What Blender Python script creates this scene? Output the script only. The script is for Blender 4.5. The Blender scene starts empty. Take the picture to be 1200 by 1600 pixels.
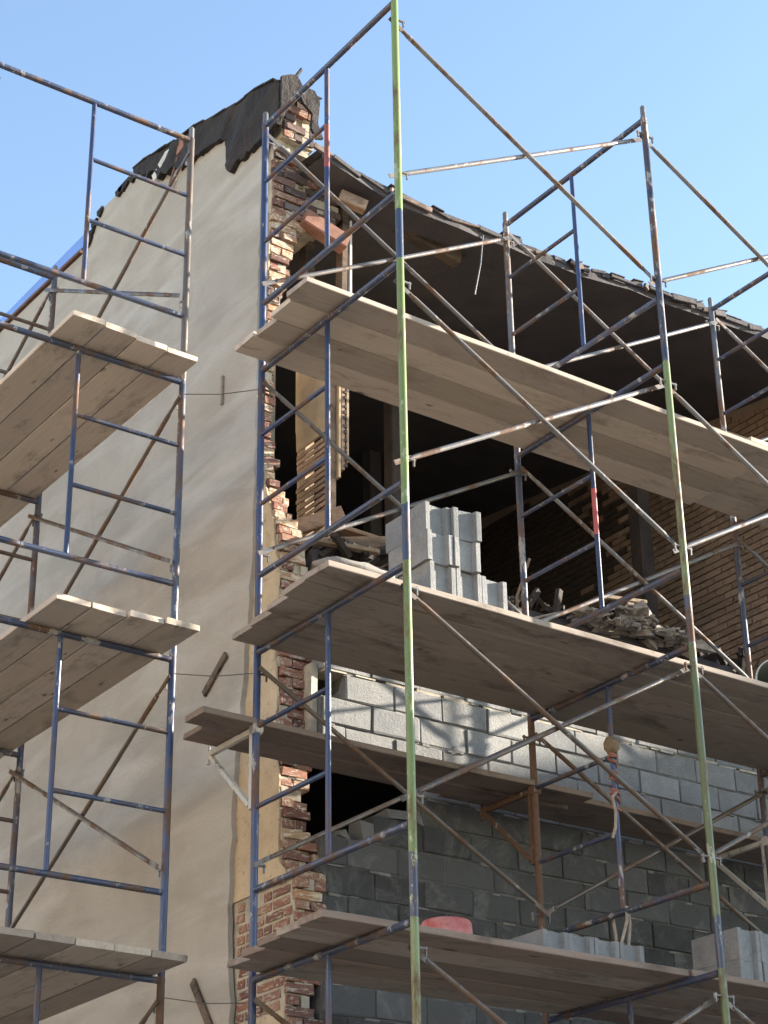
import bpy, bmesh, math, random
from mathutils import Vector, Matrix
random.seed(11)
R = math.radians
scn = bpy.context.scene
col = scn.collection

# ------------------------------------------------------------------ camera, sky, sun, exposure
YAW, PITCH, ROLL = R(35.785), R(26.296), R(-0.943)
GZ = 9.849                                   # height of the top bar of the top lift
CAM = Vector((-5.678, -9.199, 1.539))
fw = Vector((math.sin(YAW)*math.cos(PITCH), math.cos(YAW)*math.cos(PITCH), math.sin(PITCH)))
rt0 = Vector((math.cos(YAW), -math.sin(YAW), 0)); up0 = rt0.cross(fw)
rt = rt0*math.cos(ROLL) + up0*math.sin(ROLL); up = -rt0*math.sin(ROLL) + up0*math.cos(ROLL)
cd = bpy.data.cameras.new('camera'); cam = bpy.data.objects.new('camera', cd); col.objects.link(cam)
cam.matrix_world = Matrix(((rt.x, up.x, -fw.x, CAM.x), (rt.y, up.y, -fw.y, CAM.y), (rt.z, up.z, -fw.z, CAM.z), (0, 0, 0, 1)))
cd.sensor_fit = 'VERTICAL'; cd.sensor_height = 24.0; cd.lens = 24.0*3025.46/1600.0
cd.clip_start = 0.1; cd.clip_end = 3000
scn.camera = cam

SUN_AZ, SUN_EL = R(108), R(15.8)             # azimuth clockwise from +Y
w = bpy.data.worlds.new('World'); scn.world = w; w.use_nodes = True
nt = w.node_tree
sky = nt.nodes.new('ShaderNodeTexSky'); sky.sky_type = 'NISHITA'; sky.sun_disc = False
sky.sun_elevation = SUN_EL; sky.sun_rotation = SUN_AZ
sky.altitude = 100; sky.air_density = 1.0; sky.dust_density = 0.25; sky.ozone_density = 1.0
bg = nt.nodes['Background']; bg.inputs[1].default_value = 0.105
nt.links.new(sky.outputs[0], bg.inputs[0])
sd = bpy.data.lights.new('sun', 'SUN'); sd.energy = 5.0; sd.angle = R(0.53); sd.color = (1.0, 0.90, 0.76)
sun = bpy.data.objects.new('sun', sd); col.objects.link(sun)
sdir = Vector((math.sin(SUN_AZ)*math.cos(SUN_EL), math.cos(SUN_AZ)*math.cos(SUN_EL), math.sin(SUN_EL)))
sun.rotation_euler = sdir.to_track_quat('Z', 'Y').to_euler(); sun.location = sdir*60
vs = scn.view_settings
vs.view_transform = 'Standard'; vs.look = 'None'; vs.gamma = 1.0; vs.exposure = 2.1; vs.use_curve_mapping = False

# ------------------------------------------------------------------ mesh helpers
class MB:
    def __init__(s): s.v = []; s.f = []; s.sm = []
    def add(s, vs_, fs_, smooth=False):
        o = len(s.v); s.v += [tuple(v) for v in vs_]
        for f in fs_: s.f.append(tuple(i+o for i in f)); s.sm.append(smooth)
    def box(s, a, b, jit=0, rng=random):
        (x0, y0, z0), (x1, y1, z1) = a, b
        P = [(x0,y0,z0),(x1,y0,z0),(x1,y1,z0),(x0,y1,z0),(x0,y0,z1),(x1,y0,z1),(x1,y1,z1),(x0,y1,z1)]
        if jit: P = [tuple(c+rng.uniform(-jit, jit) for c in p) for p in P]
        s.add(P, [(3,2,1,0),(4,5,6,7),(0,1,5,4),(1,2,6,5),(2,3,7,6),(3,0,4,7)])
    def obox(s, p, q, wd, ht, upv=Vector((0,0,1)), ch=0):
        """bar of rectangular section from p to q"""
        p, q = Vector(p), Vector(q); d = (q-p).normalized(); sd_ = d.cross(upv)
        if sd_.length < 1e-5: sd_ = d.cross(Vector((1,0,0)))
        sd_.normalize(); u = sd_.cross(d).normalized()
        if ch:
            c = ch; h, k = wd/2, ht/2
            sec = [(-h+c,-k),(h-c,-k),(h,-k+c),(h,k-c),(h-c,k),(-h+c,k),(-h,k-c),(-h,-k+c)]
        else: sec = [(-wd/2,-ht/2),(wd/2,-ht/2),(wd/2,ht/2),(-wd/2,ht/2)]
        n = len(sec)
        V = [p+sd_*a+u*b for a, b in sec]+[q+sd_*a+u*b for a, b in sec]
        F = [(i, (i+1) % n, n+(i+1) % n, n+i) for i in range(n)]+[tuple(range(n-1,-1,-1)), tuple(range(n, 2*n))]
        s.add(V, F)
    def tube(s, pts, r, n=10, cap=True):
        pts = [Vector(p) for p in pts]; rs = r if isinstance(r, (list, tuple)) else [r]*len(pts)
        V = []; F = []; prev = None
        for i, p in enumerate(pts):
            d = (pts[min(i+1, len(pts)-1)]-pts[max(i-1, 0)]).normalized()
            a = d.cross(Vector((0,0,1)))
            if a.length < 1e-3: a = d.cross(Vector((0,1,0)))
            if prev is not None:
                a = prev - d*prev.dot(d)
            a.normalize(); b = d.cross(a); prev = a
            for k in range(n):
                t = 2*math.pi*k/n; V.append(p+(a*math.cos(t)+b*math.sin(t))*rs[i])
        for i in range(len(pts)-1):
            for k in range(n):
                F.append((i*n+k, i*n+(k+1) % n, (i+1)*n+(k+1) % n, (i+1)*n+k))
        s.add(V, F, True)
        if cap:
            m = len(pts)-1
            s.add(V[:n], [tuple(range(n-1,-1,-1))]); s.add(V[m*n:], [tuple(range(n))])
    def lathe(s, prof, n=24, c=(0,0,0)):
        V = []; F = []
        for r, z in prof:
            for k in range(n):
                t = 2*math.pi*k/n; V.append((c[0]+r*math.cos(t), c[1]+r*math.sin(t), c[2]+z))
        for i in range(len(prof)-1):
            for k in range(n): F.append((i*n+k, i*n+(k+1) % n, (i+1)*n+(k+1) % n, (i+1)*n+k))
        s.add(V, F, True)
    def prism_x(s, yz, x0, x1):
        """outline in the YZ plane given thickness along X"""
        n = len(yz)
        V = [(x0, y, z) for y, z in yz]+[(x1, y, z) for y, z in yz]
        F = [tuple(range(n)), tuple(range(2*n-1, n-1, -1))]+[(i, n+i, n+(i+1) % n, (i+1) % n) for i in range(n)]
        s.add(V, F)
    def prism_y(s, xz, y0, y1):
        n = len(xz)
        V = [(x, y0, z) for x, z in xz]+[(x, y1, z) for x, z in xz]
        F = [tuple(range(n)), tuple(range(2*n-1, n-1, -1))]+[(i, n+i, n+(i+1) % n, (i+1) % n) for i in range(n)]
        s.add(V, F)
    def mesh(s, name, mat=None):
        me = bpy.data.meshes.new(name); me.from_pydata(s.v, [], s.f)
        me.polygons.foreach_set('use_smooth', s.sm)
        bm = bmesh.new(); bm.from_mesh(me); bmesh.ops.recalc_face_normals(bm, faces=bm.faces); bm.to_mesh(me); bm.free()
        if mat: me.materials.append(mat)
        me.update(); return me
    def build(s, name, mat, parent=None): return put(name, s.mesh(name, mat), parent)

def put(name, me, parent=None, mat=None, loc=None, rot=None, scale=None):
    o = bpy.data.objects.new(name, me); col.objects.link(o)
    if parent: o.parent = parent
    if loc is not None: o.location = loc
    if rot is not None: o.rotation_euler = rot
    if scale is not None: o.scale = scale
    if mat:
        o.material_slots[0].link = 'OBJECT'; o.material_slots[0].material = mat
    return o
def tag(o, label=None, cat=None, group=None, kind=None):
    if label: o['label'] = label
    if cat: o['category'] = cat
    if group: o['group'] = group
    if kind: o['kind'] = kind
    return o
def empty(name, loc=(0,0,0), rot=(0,0,0)):
    o = bpy.data.objects.new(name, None); col.objects.link(o); o.location = loc; o.rotation_euler = rot
    o.empty_display_size = 0.1; return o

# ------------------------------------------------------------------ materials
def newmat(name):
    m = bpy.data.materials.new(name); m.use_nodes = True
    n = m.node_tree.nodes; return m, m.node_tree, n['Principled BSDF']
class NT:
    def __init__(s, t): s.t = t; s.tc = None
    def node(s, k, **kw):
        n = s.t.nodes.new(k)
        for a, b in kw.items(): setattr(n, a, b)
        return n
    def lk(s, a, b): s.t.links.new(a, b)
    def coord(s, scale=(1,1,1), rand=True):
        tc = s.node('ShaderNodeTexCoord'); mp = s.node('ShaderNodeMapping'); mp.inputs['Scale'].default_value = scale
        s.lk(tc.outputs['Object'], mp.inputs['Vector'])
        if rand:
            oi = s.node('ShaderNodeObjectInfo'); mu = s.node('ShaderNodeMath', operation='MULTIPLY'); mu.inputs[1].default_value = 37.0
            s.lk(oi.outputs['Random'], mu.inputs[0]); s.lk(mu.outputs[0], mp.inputs['Location'])
        return mp.outputs[0]
    def noise(s, vec, scale, detail=4, rough=0.6, dist=0):
        n = s.node('ShaderNodeTexNoise'); n.inputs['Scale'].default_value = scale; n.inputs['Detail'].default_value = detail
        n.inputs['Roughness'].default_value = rough; n.inputs['Distortion'].default_value = dist
        s.lk(vec, n.inputs['Vector']); return n.outputs['Fac']
    def ramp(s, fac, stops, interp='LINEAR'):
        r = s.node('ShaderNodeValToRGB'); r.color_ramp.interpolation = interp; e = r.color_ramp.elements
        while len(e) < len(stops): e.new(0.5)
        for i, (p, c) in enumerate(stops):
            e[i].position = p; e[i].color = (c, c, c, 1) if not isinstance(c, (tuple, list)) else (*c, 1)
        s.lk(fac, r.inputs[0]); return r.outputs[0]
    def mix(s, fac, a, b, mode='MIX'):
        n = s.node('ShaderNodeMix', data_type='RGBA', blend_type=mode)
        for sock, val in ((n.inputs[0], fac), (n.inputs[6], a), (n.inputs[7], b)):
            if hasattr(val, 'is_output'): s.lk(val, sock)
            elif isinstance(val, (tuple, list)): sock.default_value = (*val, 1)
            else: sock.default_value = val
        return n.outputs[2]
    def bump(s, h, strength, dist, bsdf):
        b = s.node('ShaderNodeBump'); b.inputs['Strength'].default_value = strength; b.inputs['Distance'].default_value = dist
        s.lk(h, b.inputs['Height']); s.lk(b.outputs[0], bsdf.inputs['Normal'])
    def rnd(s): return s.node('ShaderNodeObjectInfo').outputs['Random']
    def sep(s, vec):
        n = s.node('ShaderNodeSeparateXYZ'); s.lk(vec, n.inputs[0]); return n.outputs
M = {}
def paint(name, c1, c2=None, zsplit=None, rust=0.45, chips=0.25, chipc=(.30,.29,.275), rough=.30):
    m, t, b = newmat(name); g = NT(t)
    v = g.coord(); base = None
    if c2 is not None:
        tc = g.node('ShaderNodeTexCoord'); z = g.sep(tc.outputs['Object'])[2]
        nz = g.noise(v, 14, 3); ad = g.node('ShaderNodeMath', operation='MULTIPLY_ADD'); ad.inputs[1].default_value = .12
        g.lk(nz, ad.inputs[0]); g.lk(z, ad.inputs[2])
        st = g.node('ShaderNodeMath', operation='GREATER_THAN'); st.inputs[1].default_value = zsplit; g.lk(ad.outputs[0], st.inputs[0])
        base = g.mix(st.outputs[0], c2, c1)
    else:
        base = g.mix(g.ramp(g.noise(v, 5), [(.35, 0), (.7, 1)]), c1, tuple(x*.72 for x in c1))
    base = g.mix(1.0, base, g.ramp(g.rnd(), [(0, .68), (.5, 1.0), (1, 1.22)]), 'MULTIPLY')
    rm = g.ramp(g.noise(g.coord((1,1,.3)), 5, 6, .7), [(.62-rust*.3, 0), (.70-rust*.22, 1)])
    c = g.mix(rm, base, g.mix(g.noise(v, 30), (.07,.035,.02), (.17,.10,.065)))
    cm = g.ramp(g.noise(g.coord((1,1,.4)), 11, 6, .78), [(.66-chips*.2, 0), (.70-chips*.2, 1)])
    c = g.mix(cm, c, chipc)
    g.lk(c, b.inputs['Base Color']); b.inputs['Metallic'].default_value = 0.0
    g.lk(g.ramp(rm, [(0, rough), (1, .85)]), b.inputs['Roughness'])
    g.bump(g.noise(v, 60, 4), .25, .004, b)
    M[name] = m
BLUE = (.032,.050,.125); GREEN = (.20,.27,.082)
paint('paint_blue', BLUE, rust=.4, chips=.3)
paint('paint_bluebar', (.05,.064,.115), rust=.42, chips=.4)
paint('paint_blueworn', (.055,.070,.115), rust=.55, chips=.5)
paint('paint_green', GREEN, (.045,.062,.115), .40, rust=.34, chips=.4, chipc=(.34,.36,.22))
paint('paint_greenD', (.165,.20,.085), (.05,.07,.125), .36, rust=.42, chips=.4, chipc=(.34,.33,.27))
paint('paint_grey', (.14,.145,.16), rust=.5, chips=.5)
paint('paint_rust', (.13,.07,.05), rust=1.0, chips=.35)
paint('paint_brown', (.13,.105,.085), rust=.5, chips=.2)
paint('galv', (.19,.18,.178), rust=.42, chips=.3, chipc=(.36,.35,.34))
paint('splat', (.20,.20,.22), rust=.3, chips=1.3, chipc=(.46,.44,.41))
paint('redtape', (.36,.075,.06), rust=.15, chips=.1)
paint('bright_steel', (.4,.4,.4), rust=.5, chips=.3)

def simple(name, c, rough=.8, nscale=6, var=.3, bumpd=.004, bscale=40, c2=None, bstr=.4):
    m, t, b = newmat(name); g = NT(t); v = g.coord()
    c2 = c2 or tuple(x*(1-var) for x in c)
    cc = g.mix(g.ramp(g.noise(v, nscale, 6), [(.32, 0), (.68, 1)]), c, c2)
    g.lk(cc, b.inputs['Base Color']); b.inputs['Roughness'].default_value = rough
    g.bump(g.noise(v, bscale, 5, .65), bstr, bumpd, b); M[name] = m
    return m
simple('char', (.058,.054,.060), .9, 3, .5, .02, 18, (.085,.074,.074))
simple('char_brown', (.06,.042,.034), .9, 4, .5, .02, 22, (.02,.017,.016))
simple('tar', (.014,.012,.013), .9, 5, .3, .04, 11, (.036,.026,.021), .9)
simple('blue_sheet', (.17,.31,.72), .5, 3, .2, .01, 8)
simple('coping', (.16,.075,.05), .8, 8, .5)
simple('asphalt', (.125,.115,.10), .9, 2, .3, .006, 90)
simple('concrete', (.38,.35,.305), .9, 3, .25, .004, 50)
simple('mortar', (.50,.435,.34), .95, 9, .45, .012, 50)
simple('joint', (.15,.145,.135), .95, 9, .5, .012, 50)
simple('joint_pale', (.27,.255,.23), .95, 9, .5, .012, 50)
simple('red_plastic', (.40,.07,.06), .6, 11, .1, .004, 30, (.50,.24,.21))
simple('grey_plastic', (.17,.165,.13), .5, 6, .3)
simple('paper_bag', (.27,.245,.22), .85, 5, .3, .01, 20)
simple('rope', (.25,.18,.11), .95, 30, .4, .004, 200)
simple('rope_pink', (.33,.14,.10), .95, 30, .4, .004, 200)
simple('rope_pale', (.38,.31,.25), .95, 30, .4, .004, 200)
simple('wire', (.12,.11,.10), .7)
simple('plaster_white', (.62,.60,.56), .9, 10, .3)
simple('terracotta', (.34,.165,.115), .9, 9, .45, .012, 24)
simple('far_brick', (.22,.13,.10), .9, 3, .3)
simple('far_cream', (.58,.47,.34), .9, 3, .2)
simple('old_mortar', (.27,.205,.16), .95, 3, .4)
simple('far_glass', (.05,.06,.07), .15, 3, .2)
simple('rubble', (.47,.42,.37), .95, 10, .75, .008, 40, (.13,.10,.085), .4)
simple('plaster_tan', (.40,.30,.19), .9, 6, .35, .006, 30)

# stucco: trowelled, mottled, faint run-off streaks
m, t, b = newmat('stucco'); g = NT(t)
v = g.coord(rand=False)
c = g.mix(g.ramp(g.noise(v, .9, 5, .55, .4), [(.34, 0), (.66, 1)]), (.405,.368,.318), (.335,.298,.25))
c = g.mix(g.ramp(g.noise(g.coord((1, .8, .6), False), 1.6, 5, .6, .6), [(.50, 0), (.80, .6)]), c, (.435,.40,.35))
c = g.mix(g.ramp(g.noise(g.coord((1, .9, .5), False), 5.5, 6, .7, .8), [(.55, 0), (.85, .7)]), c, (.315,.275,.22))
tcb = g.node('ShaderNodeTexCoord'); mpb = g.node('ShaderNodeMapping'); mpb.inputs['Rotation'].default_value = (.75,0,0); mpb.inputs['Scale'].default_value = (1,.45,2.0)
g.lk(tcb.outputs['Object'], mpb.inputs['Vector'])
c = g.mix(g.ramp(g.noise(mpb.outputs[0], 1.5, 5, .55, .5), [(.48, 0), (.70, .85)]), c, (.475,.445,.405))
c = g.mix(g.ramp(g.noise(mpb.outputs[0], 2.3, 4, .5, .3), [(.30, .65), (.47, 0)]), c, (.305,.272,.228))
tz = g.sep(v)
st = g.noise(g.coord((1, 5, .22), False), 1.7, 4, .6, .3)
top = g.ramp(tz[2], [(0, 0), (1, 1)])
mr = g.node('ShaderNodeMapRange'); mr.inputs[1].default_value = 9.6; mr.inputs[2].default_value = 11.2; g.lk(tz[2], mr.inputs[0])
mm = g.node('ShaderNodeMath', operation='MULTIPLY'); g.lk(mr.outputs[0], mm.inputs[0]); g.lk(g.ramp(st, [(.52, 0), (.70, .6)]), mm.inputs[1])
c = g.mix(mm.outputs[0], c, (.36,.34,.29))
g.lk(c, b.inputs['Base Color']); b.inputs['Roughness'].default_value = .95
h = g.node('ShaderNodeMath', operation='ADD'); g.lk(g.noise(v, 2.2, 6, .6, .6), h.inputs[0]); g.lk(g.noise(v, 45, 4), h.inputs[1])
g.bump(h.outputs[0], .4, .022, b); M['stucco'] = m
# old cream plaster
m, t, b = newmat('cream'); g = NT(t); v = g.coord(rand=False)
c = g.mix(g.ramp(g.noise(v, 4, 6, .65), [(.35, 0), (.68, 1)]), (.54,.425,.285), (.43,.33,.215))
c = g.mix(g.ramp(g.noise(v, 22, 5, .7), [(.60, 0), (.68, 1)]), c, (.26,.18,.115))
g.lk(c, b.inputs['Base Color']); b.inputs['Roughness'].default_value = .95
g.bump(g.noise(v, 24, 5, .7), .7, .012, b); M['cream'] = m
# brick
def brickmat(name, stops, smear, smearc=(.50,.43,.34)):
    m, t, b = newmat(name); g = NT(t); v = g.coord()
    base = g.ramp(g.rnd(), stops)
    c = g.mix(g.ramp(g.noise(v, 3.5, 6, .7), [(.3, 0), (.7, 1)]), base, g.mix(.45, base, (.03,.02,.018)))
    c = g.mix(g.ramp(g.noise(v, 2.6, 6, .72, .5), [(.66-smear*.3, 0), (.74-smear*.3, 1)]), c, smearc)
    g.lk(c, b.inputs['Base Color']); b.inputs['Roughness'].default_value = .92
    g.bump(g.noise(v, 7, 6, .75), .6, .012, b); M[name] = m
RED = [(0, (.13,.062,.05)), (.25, (.27,.11,.075)), (.5, (.34,.155,.10)), (.72, (.20,.095,.072)), (1, (.40,.22,.14))]
brickmat('brick', RED, .45, (.44,.37,.30))
brickmat('brick_cream', [(0, (.44,.20,.11)), (.5, (.48,.33,.21)), (1, (.52,.27,.15))], .6, (.60,.51,.39))
brickmat('brick_soot', [(0, (.06,.045,.042)), (.5, (.13,.09,.08)), (.8, (.20,.17,.17)), (1, (.22,.10,.07))], .25, (.27,.24,.23))
brickmat('brick_in', [(0, (.24,.165,.12)), (.5, (.32,.22,.16)), (1, (.38,.27,.20))], .35, (.33,.26,.205))
brickmat('brick_char', [(0, (.045,.035,.03)), (.5, (.09,.065,.05)), (1, (.12,.085,.065))], .1, (.10,.085,.07))
# concrete block
m, t, b = newmat('block'); g = NT(t); v = g.coord()
base = g.ramp(g.rnd(), [(0, (.19,.19,.185)), (.3, (.28,.275,.262)), (.55, (.22,.22,.22)), (.8, (.33,.325,.31)), (1, (.245,.245,.24))])
c = g.mix(g.ramp(g.noise(v, 5, 6, .7), [(.35, 0), (.7, 1)]), base, g.mix(.45, base, (.12,.12,.12)))
c = g.mix(g.ramp(g.noise(v, 3.2, 5, .75, .8), [(.52, 0), (.66, .8)]), c, g.mix(.28, base, (.42,.40,.37)))
c = g.mix(g.ramp(g.noise(v, 60, 4, .8), [(.60, 0), (.68, 1)]), c, g.mix(.55, base, (.02,.02,.02)))
g.lk(c, b.inputs['Base Color']); b.inputs['Roughness'].default_value = .95
g.bump(g.noise(v, 55, 6, .8), .9, .014, b); M['block'] = m
m2 = m.copy(); m2.name = 'block_new'; M['block_new'] = m2
for n in m2.node_tree.nodes:
    if n.type == 'VALTORGB' and len(n.color_ramp.elements) == 5:
        for e, cc in zip(n.color_ramp.elements, (.27, .31, .29, .335, .30)): e.color = (cc, cc*1.0, cc*1.0, 1)
m3 = m.copy(); m3.name = 'block_shaded'; M['block_shaded'] = m3  # darker copy for the lower courses, the shade there put into the colour
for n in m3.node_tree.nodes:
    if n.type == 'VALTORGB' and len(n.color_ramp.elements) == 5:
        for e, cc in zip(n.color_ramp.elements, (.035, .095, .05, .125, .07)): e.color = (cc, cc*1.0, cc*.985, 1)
# weathered plank
def woodmat(name, ca, cb, dark, grain=1.0, stain=.5):
    m, t, b = newmat(name); g = NT(t)
    v = g.coord((.9, 16, 16)); v2 = g.coord((1, 2.2, 2.2))
    gr = g.noise(v, 2.6, 6, .68, .35)
    c = g.mix(g.ramp(gr, [(.3, 0), (.72, 1)]), ca, cb)
    tone = g.ramp(g.rnd(), [(0, .70), (.5, 1.0), (1, 1.2)])
    c = g.mix(1.0, c, tone, 'MULTIPLY')
    c = g.mix(g.ramp(g.noise(v2, 2.4, 6, .7, .4), [(.60-stain*.12, 0), (.78-stain*.1, 1)]), c, dark)
    c = g.mix(g.ramp(g.noise(g.coord((3.2, 9, 9)), 1.6, 2, .5), [(.70, 0), (.76, 1)]), c, tuple(x*.55 for x in dark))
    c = g.mix(g.ramp(g.noise(g.coord((4, 6, 6)), 3.4, 5, .75, .5), [(.69, 0), (.74, .55)]), c, (.46,.44,.40))
    g.lk(c, b.inputs['Base Color']); b.inputs['Roughness'].default_value = .88
    g.bump(gr, .35*grain, .006, b); M[name] = m
woodmat('plank', (.40,.335,.27), (.31,.255,.20), (.19,.155,.125))
woodmat('plank_new', (.585,.49,.395), (.475,.395,.315), (.28,.225,.175), stain=.7)
woodmat('plank_mid', (.53,.445,.37), (.42,.35,.285), (.25,.20,.165), stain=.7)
woodmat('plank_old', (.32,.265,.22), (.235,.19,.155), (.135,.105,.085), stain=.8)
woodmat('plank_red', (.24,.18,.145), (.17,.125,.10), (.10,.075,.06), stain=.7)
woodmat('timber', (.36,.275,.19), (.25,.185,.125), (.12,.085,.06), stain=.9)
woodmat('lath', (.33,.225,.15), (.21,.14,.095), (.09,.06,.045), stain=.9)
woodmat('timber_burnt', (.17,.115,.075), (.08,.055,.04), (.02,.018,.016), stain=1.2)
woodmat('fascia', (.30,.215,.175), (.17,.12,.10), (.03,.025,.023), stain=1.5)

# ------------------------------------------------------------------ ground
mb = MB(); mb.box((-400,-400,-.5), (400,400,0)); tag(mb.build('ground', M['asphalt']), 'grey asphalt street ground', None, None, 'structure')
mb = MB(); mb.box((-6.0,-4.2,-.2), (29,40,.066)); tag(mb.build('pavement', M['concrete']), 'pale concrete pavement round the house', None, None, 'structure')

# ------------------------------------------------------------------ interpolation tables of the ruined corner
def interp(tab, z):
    if z <= tab[0][0]: return tab[0][1]
    for (a, p), (b_, q) in zip(tab, tab[1:]):
        if z <= b_: return p+(q-p)*(z-a)/(b_-a)
    return tab[-1][1]
YEDGE = [(3.0,.66),(3.9,.64),(4.1,.69),(4.3,.66),(4.55,.585),(4.78,.585),(4.92,.71),(5.5,.76),(6.3,.80),(7.05,.78),(7.25,.81),(7.55,.93),(7.8,1.0),(8.0,1.03),(8.7,1.04),(9.2,.99),(10.1,.95),(10.45,.96),(10.6,.82),(11.0,.78)]
XRIGHT = [(3.0,.88),(3.95,.90),(4.1,.87),(4.5,.87),(4.75,.90),(5.1,.87),(5.4,.86),(5.6,.88),(6.2,.87),(6.35,.92),(6.9,.95),(7.25,.87),(7.5,.81),(7.75,.755),(8.1,.745),(8.7,.78),(9.2,.80),(9.58,.84),(9.82,.89),(9.92,.98),(10.0,1.20),(10.15,1.30),(10.38,1.22),(10.5,1.0),(10.7,.95),(11.0,.90)]
SX = .66                                     # outer face of the masonry of the side wall
PROFILE = [(12.0,11.36),(5.86,11.34),(5.0,11.325),(4.05,11.29),(3.95,11.255),(3.91,11.43),(3.74,11.57),(3.33,11.58),(3.06,11.575),(2.88,11.55),(2.22,11.385),(2.01,11.35),(1.36,11.16),(1.07,11.11),(.78,10.99)]

house = empty('row_house', (SX, .7, 0))
tag(house, 'fire-gutted brick row house with grey stucco side wall and missing front', 'house')
house_inv = Matrix.Translation(Vector((-SX, -.7, 0)))
def hpart(name, mb_, mat, parent=None):
    me = mb_.mesh(name, mat); me.transform(house_inv)
    return put(name, me, parent or house)
# main masonry of the side wall
rng = random.Random(3)
mb = MB()
prof = [p for p in PROFILE if p[0] > 1.5]
mb.prism_x([(12.0, 0)]+prof+[(1.36, 11.16), (1.36, 0)], SX, SX+.30)
side = hpart('side_wall', mb, M['mortar'])
# stepped core of the broken wall end, course by course
mb = MB(); CH = .0695; z = 0
mb.box((SX+.001, .70, .066), (SX+.24, 1.3595, 2.995))
z = 3.0
while z < 10.95:
    ye = interp(YEDGE, z+CH/2)+.016; xr = interp(XRIGHT, z+CH/2)-.012
    xe = max(SX+.05, xr+rng.uniform(-.05,.0)); nsg = max(1, int((xe-SX)/.055))
    for q_ in range(nsg): mb.box((SX+.001+(xe-SX)*q_/nsg, ye+rng.uniform(-.014,.03), z), (SX+.001+(xe-SX)*(q_+1)/nsg, 1.3595, z+CH*.999), .0004, rng)
    z += CH
core = hpart('mortar_core', mb, M['mortar'])
# rough brick meshes, unit size
def rough_brick(seed, jit=.05, ch=.035):
    r = random.Random(seed); bm = bmesh.new()
    bmesh.ops.create_cube(bm, size=1)
    bmesh.ops.bevel(bm, geom=bm.edges[:], offset=ch, segments=1, affect='EDGES')
    for v_ in bm.verts:
        v_.co += Vector((r.uniform(-jit, jit)*.5, r.uniform(-jit, jit), r.uniform(-jit, jit)))
    me = bpy.data.meshes.new('brick'); bm.to_mesh(me); bm.free(); me.materials.append(M['brick']); return me
BR = [rough_brick(i) for i in range(8)]
def brick(c, size, mat, parent, rz=0, tilt=0):
    o = put('brick', rng.choice(BR), parent, mat, Vector(c)-Vector((SX,.7,0)), (tilt, 0, rz), size)
    return o
z = 3.42; k = 0
while z < 10.93:
    zc = z+CH/2; ye = interp(YEDGE, zc); xr = interp(XRIGHT, zc)+rng.uniform(-.035,.035)
    x = SX+rng.uniform(-.004,.004)
    widths = [.098, .205] if k % 2 else [.205, .098]
    i = 0
    while x < xr-.025:
        wd = min(widths[i % 2], xr-x+rng.uniform(0,.02)); i += 1
        if wd < .05 and x > SX+.06: break
        yy = ye+rng.uniform(-.014,.016)
        if x > SX+.02 and rng.random() < .35: yy += rng.uniform(.0,.07)
        if rng.random() < .04: x += wd; continue
        if zc > 10.05: mt = 'brick_soot' if rng.random() < .55 else 'brick'
        elif zc > 9.9: mt = 'brick_soot' if rng.random() < .7 and x > SX+.1 else rng.choice(['brick_cream','brick'])
        elif zc > 7.3: mt = 'brick_cream' if rng.random() < .45 else 'brick'
        elif zc > 6.5: mt = 'brick_cream' if rng.random() < .35 else 'brick'
        else: mt = 'brick' if rng.random() < .9 else 'brick_cream'
        brick((x+wd/2, yy+.05, zc+rng.uniform(-.003,.003)), (wd-.010, .11, CH-.013), M[mt], side, *((rng.uniform(-.14,.14), rng.uniform(-.10,.10)) if rng.random() < .08 else (rng.uniform(-.03,.03), rng.uniform(-.02,.02))))
        x += wd+.002
    z += CH; k += 1
# bricks showing on the side face where the plaster has come off
z = 4.02; k = 0
while z < 4.86:
    ytop = 1.27-.02*rng.random(); y = interp(YEDGE, z+CH/2)+.02+rng.uniform(.0,.04)
    i = k
    while y < ytop-.05:
        ln = .205 if i % 3 != 2 else .10
        ln = min(ln, ytop-y)
        if ln > .04 and not (z > 4.62 and y > .92 and rng.random() < .75) and not (z > 4.74 and y > .75):
            brick((SX+.043, y+ln/2, z+CH/2), (.10, ln-.016, CH-.019), M['brick'], side, rng.uniform(-.02,.02))
        y += ln+.006; i += 1
    z += CH; k += 1
# old cream plaster left on the side face near the corner
def plaster(z0, z1, name, fy, by):
    fr = []; bk = []; zz = z0
    while zz < z1:
        fr.append((fy(zz)+rng.uniform(-.012,.012), zz)); bk.append((by(zz), zz)); zz += .045
    mb_ = MB(); mb_.prism_x(fr+bk[::-1], SX-.014, SX-.0005); return hpart(name, mb_, M['cream'], side)
plaster(4.80, 10.0, 'old_plaster', lambda z_: interp(YEDGE, z_)+.025+.02*math.sin(z_*9), lambda z_: 1.36)
plaster(3.2, 4.05, 'old_plaster', lambda z_: interp(YEDGE, z_)+.05+.015*math.sin(z_*17), lambda z_: 1.36)
# stucco coat with a broken edge toward the corner
def SEDGE(z_): return interp([(0,1.25),(4.0,1.245),(4.5,1.28),(4.85,1.30),(5.2,1.272),(5.5,1.282),(6.0,1.20),(6.5,1.15),(7.05,1.09),(7.6,1.06),(9,1.06),(10,1.05),(10.5,1.02),(11.0,.80)], z_)
edge = []; zz = 0.0
while zz < 10.95:
    edge.append((SEDGE(zz)+rng.uniform(-.014,.014) if zz < 10.4 else SEDGE(zz), zz)); zz += .09
mb = MB(); mb.prism_x([(12.0,0)]+[(y, z_-.012) for y, z_ in PROFILE]+edge[::-1], SX-.05, SX-.0145)
stucco = hpart('stucco_coat', mb, M['stucco'], house)
# coping strip along the rear part
mb = MB()
for (ya, za), (yb, zb) in zip(PROFILE[:3], PROFILE[1:4]): mb.obox((SX+.12, ya, za+.012), (SX+.12, yb, zb+.012), .40, .03)
hpart('coping', mb, M['coping'])
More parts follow.
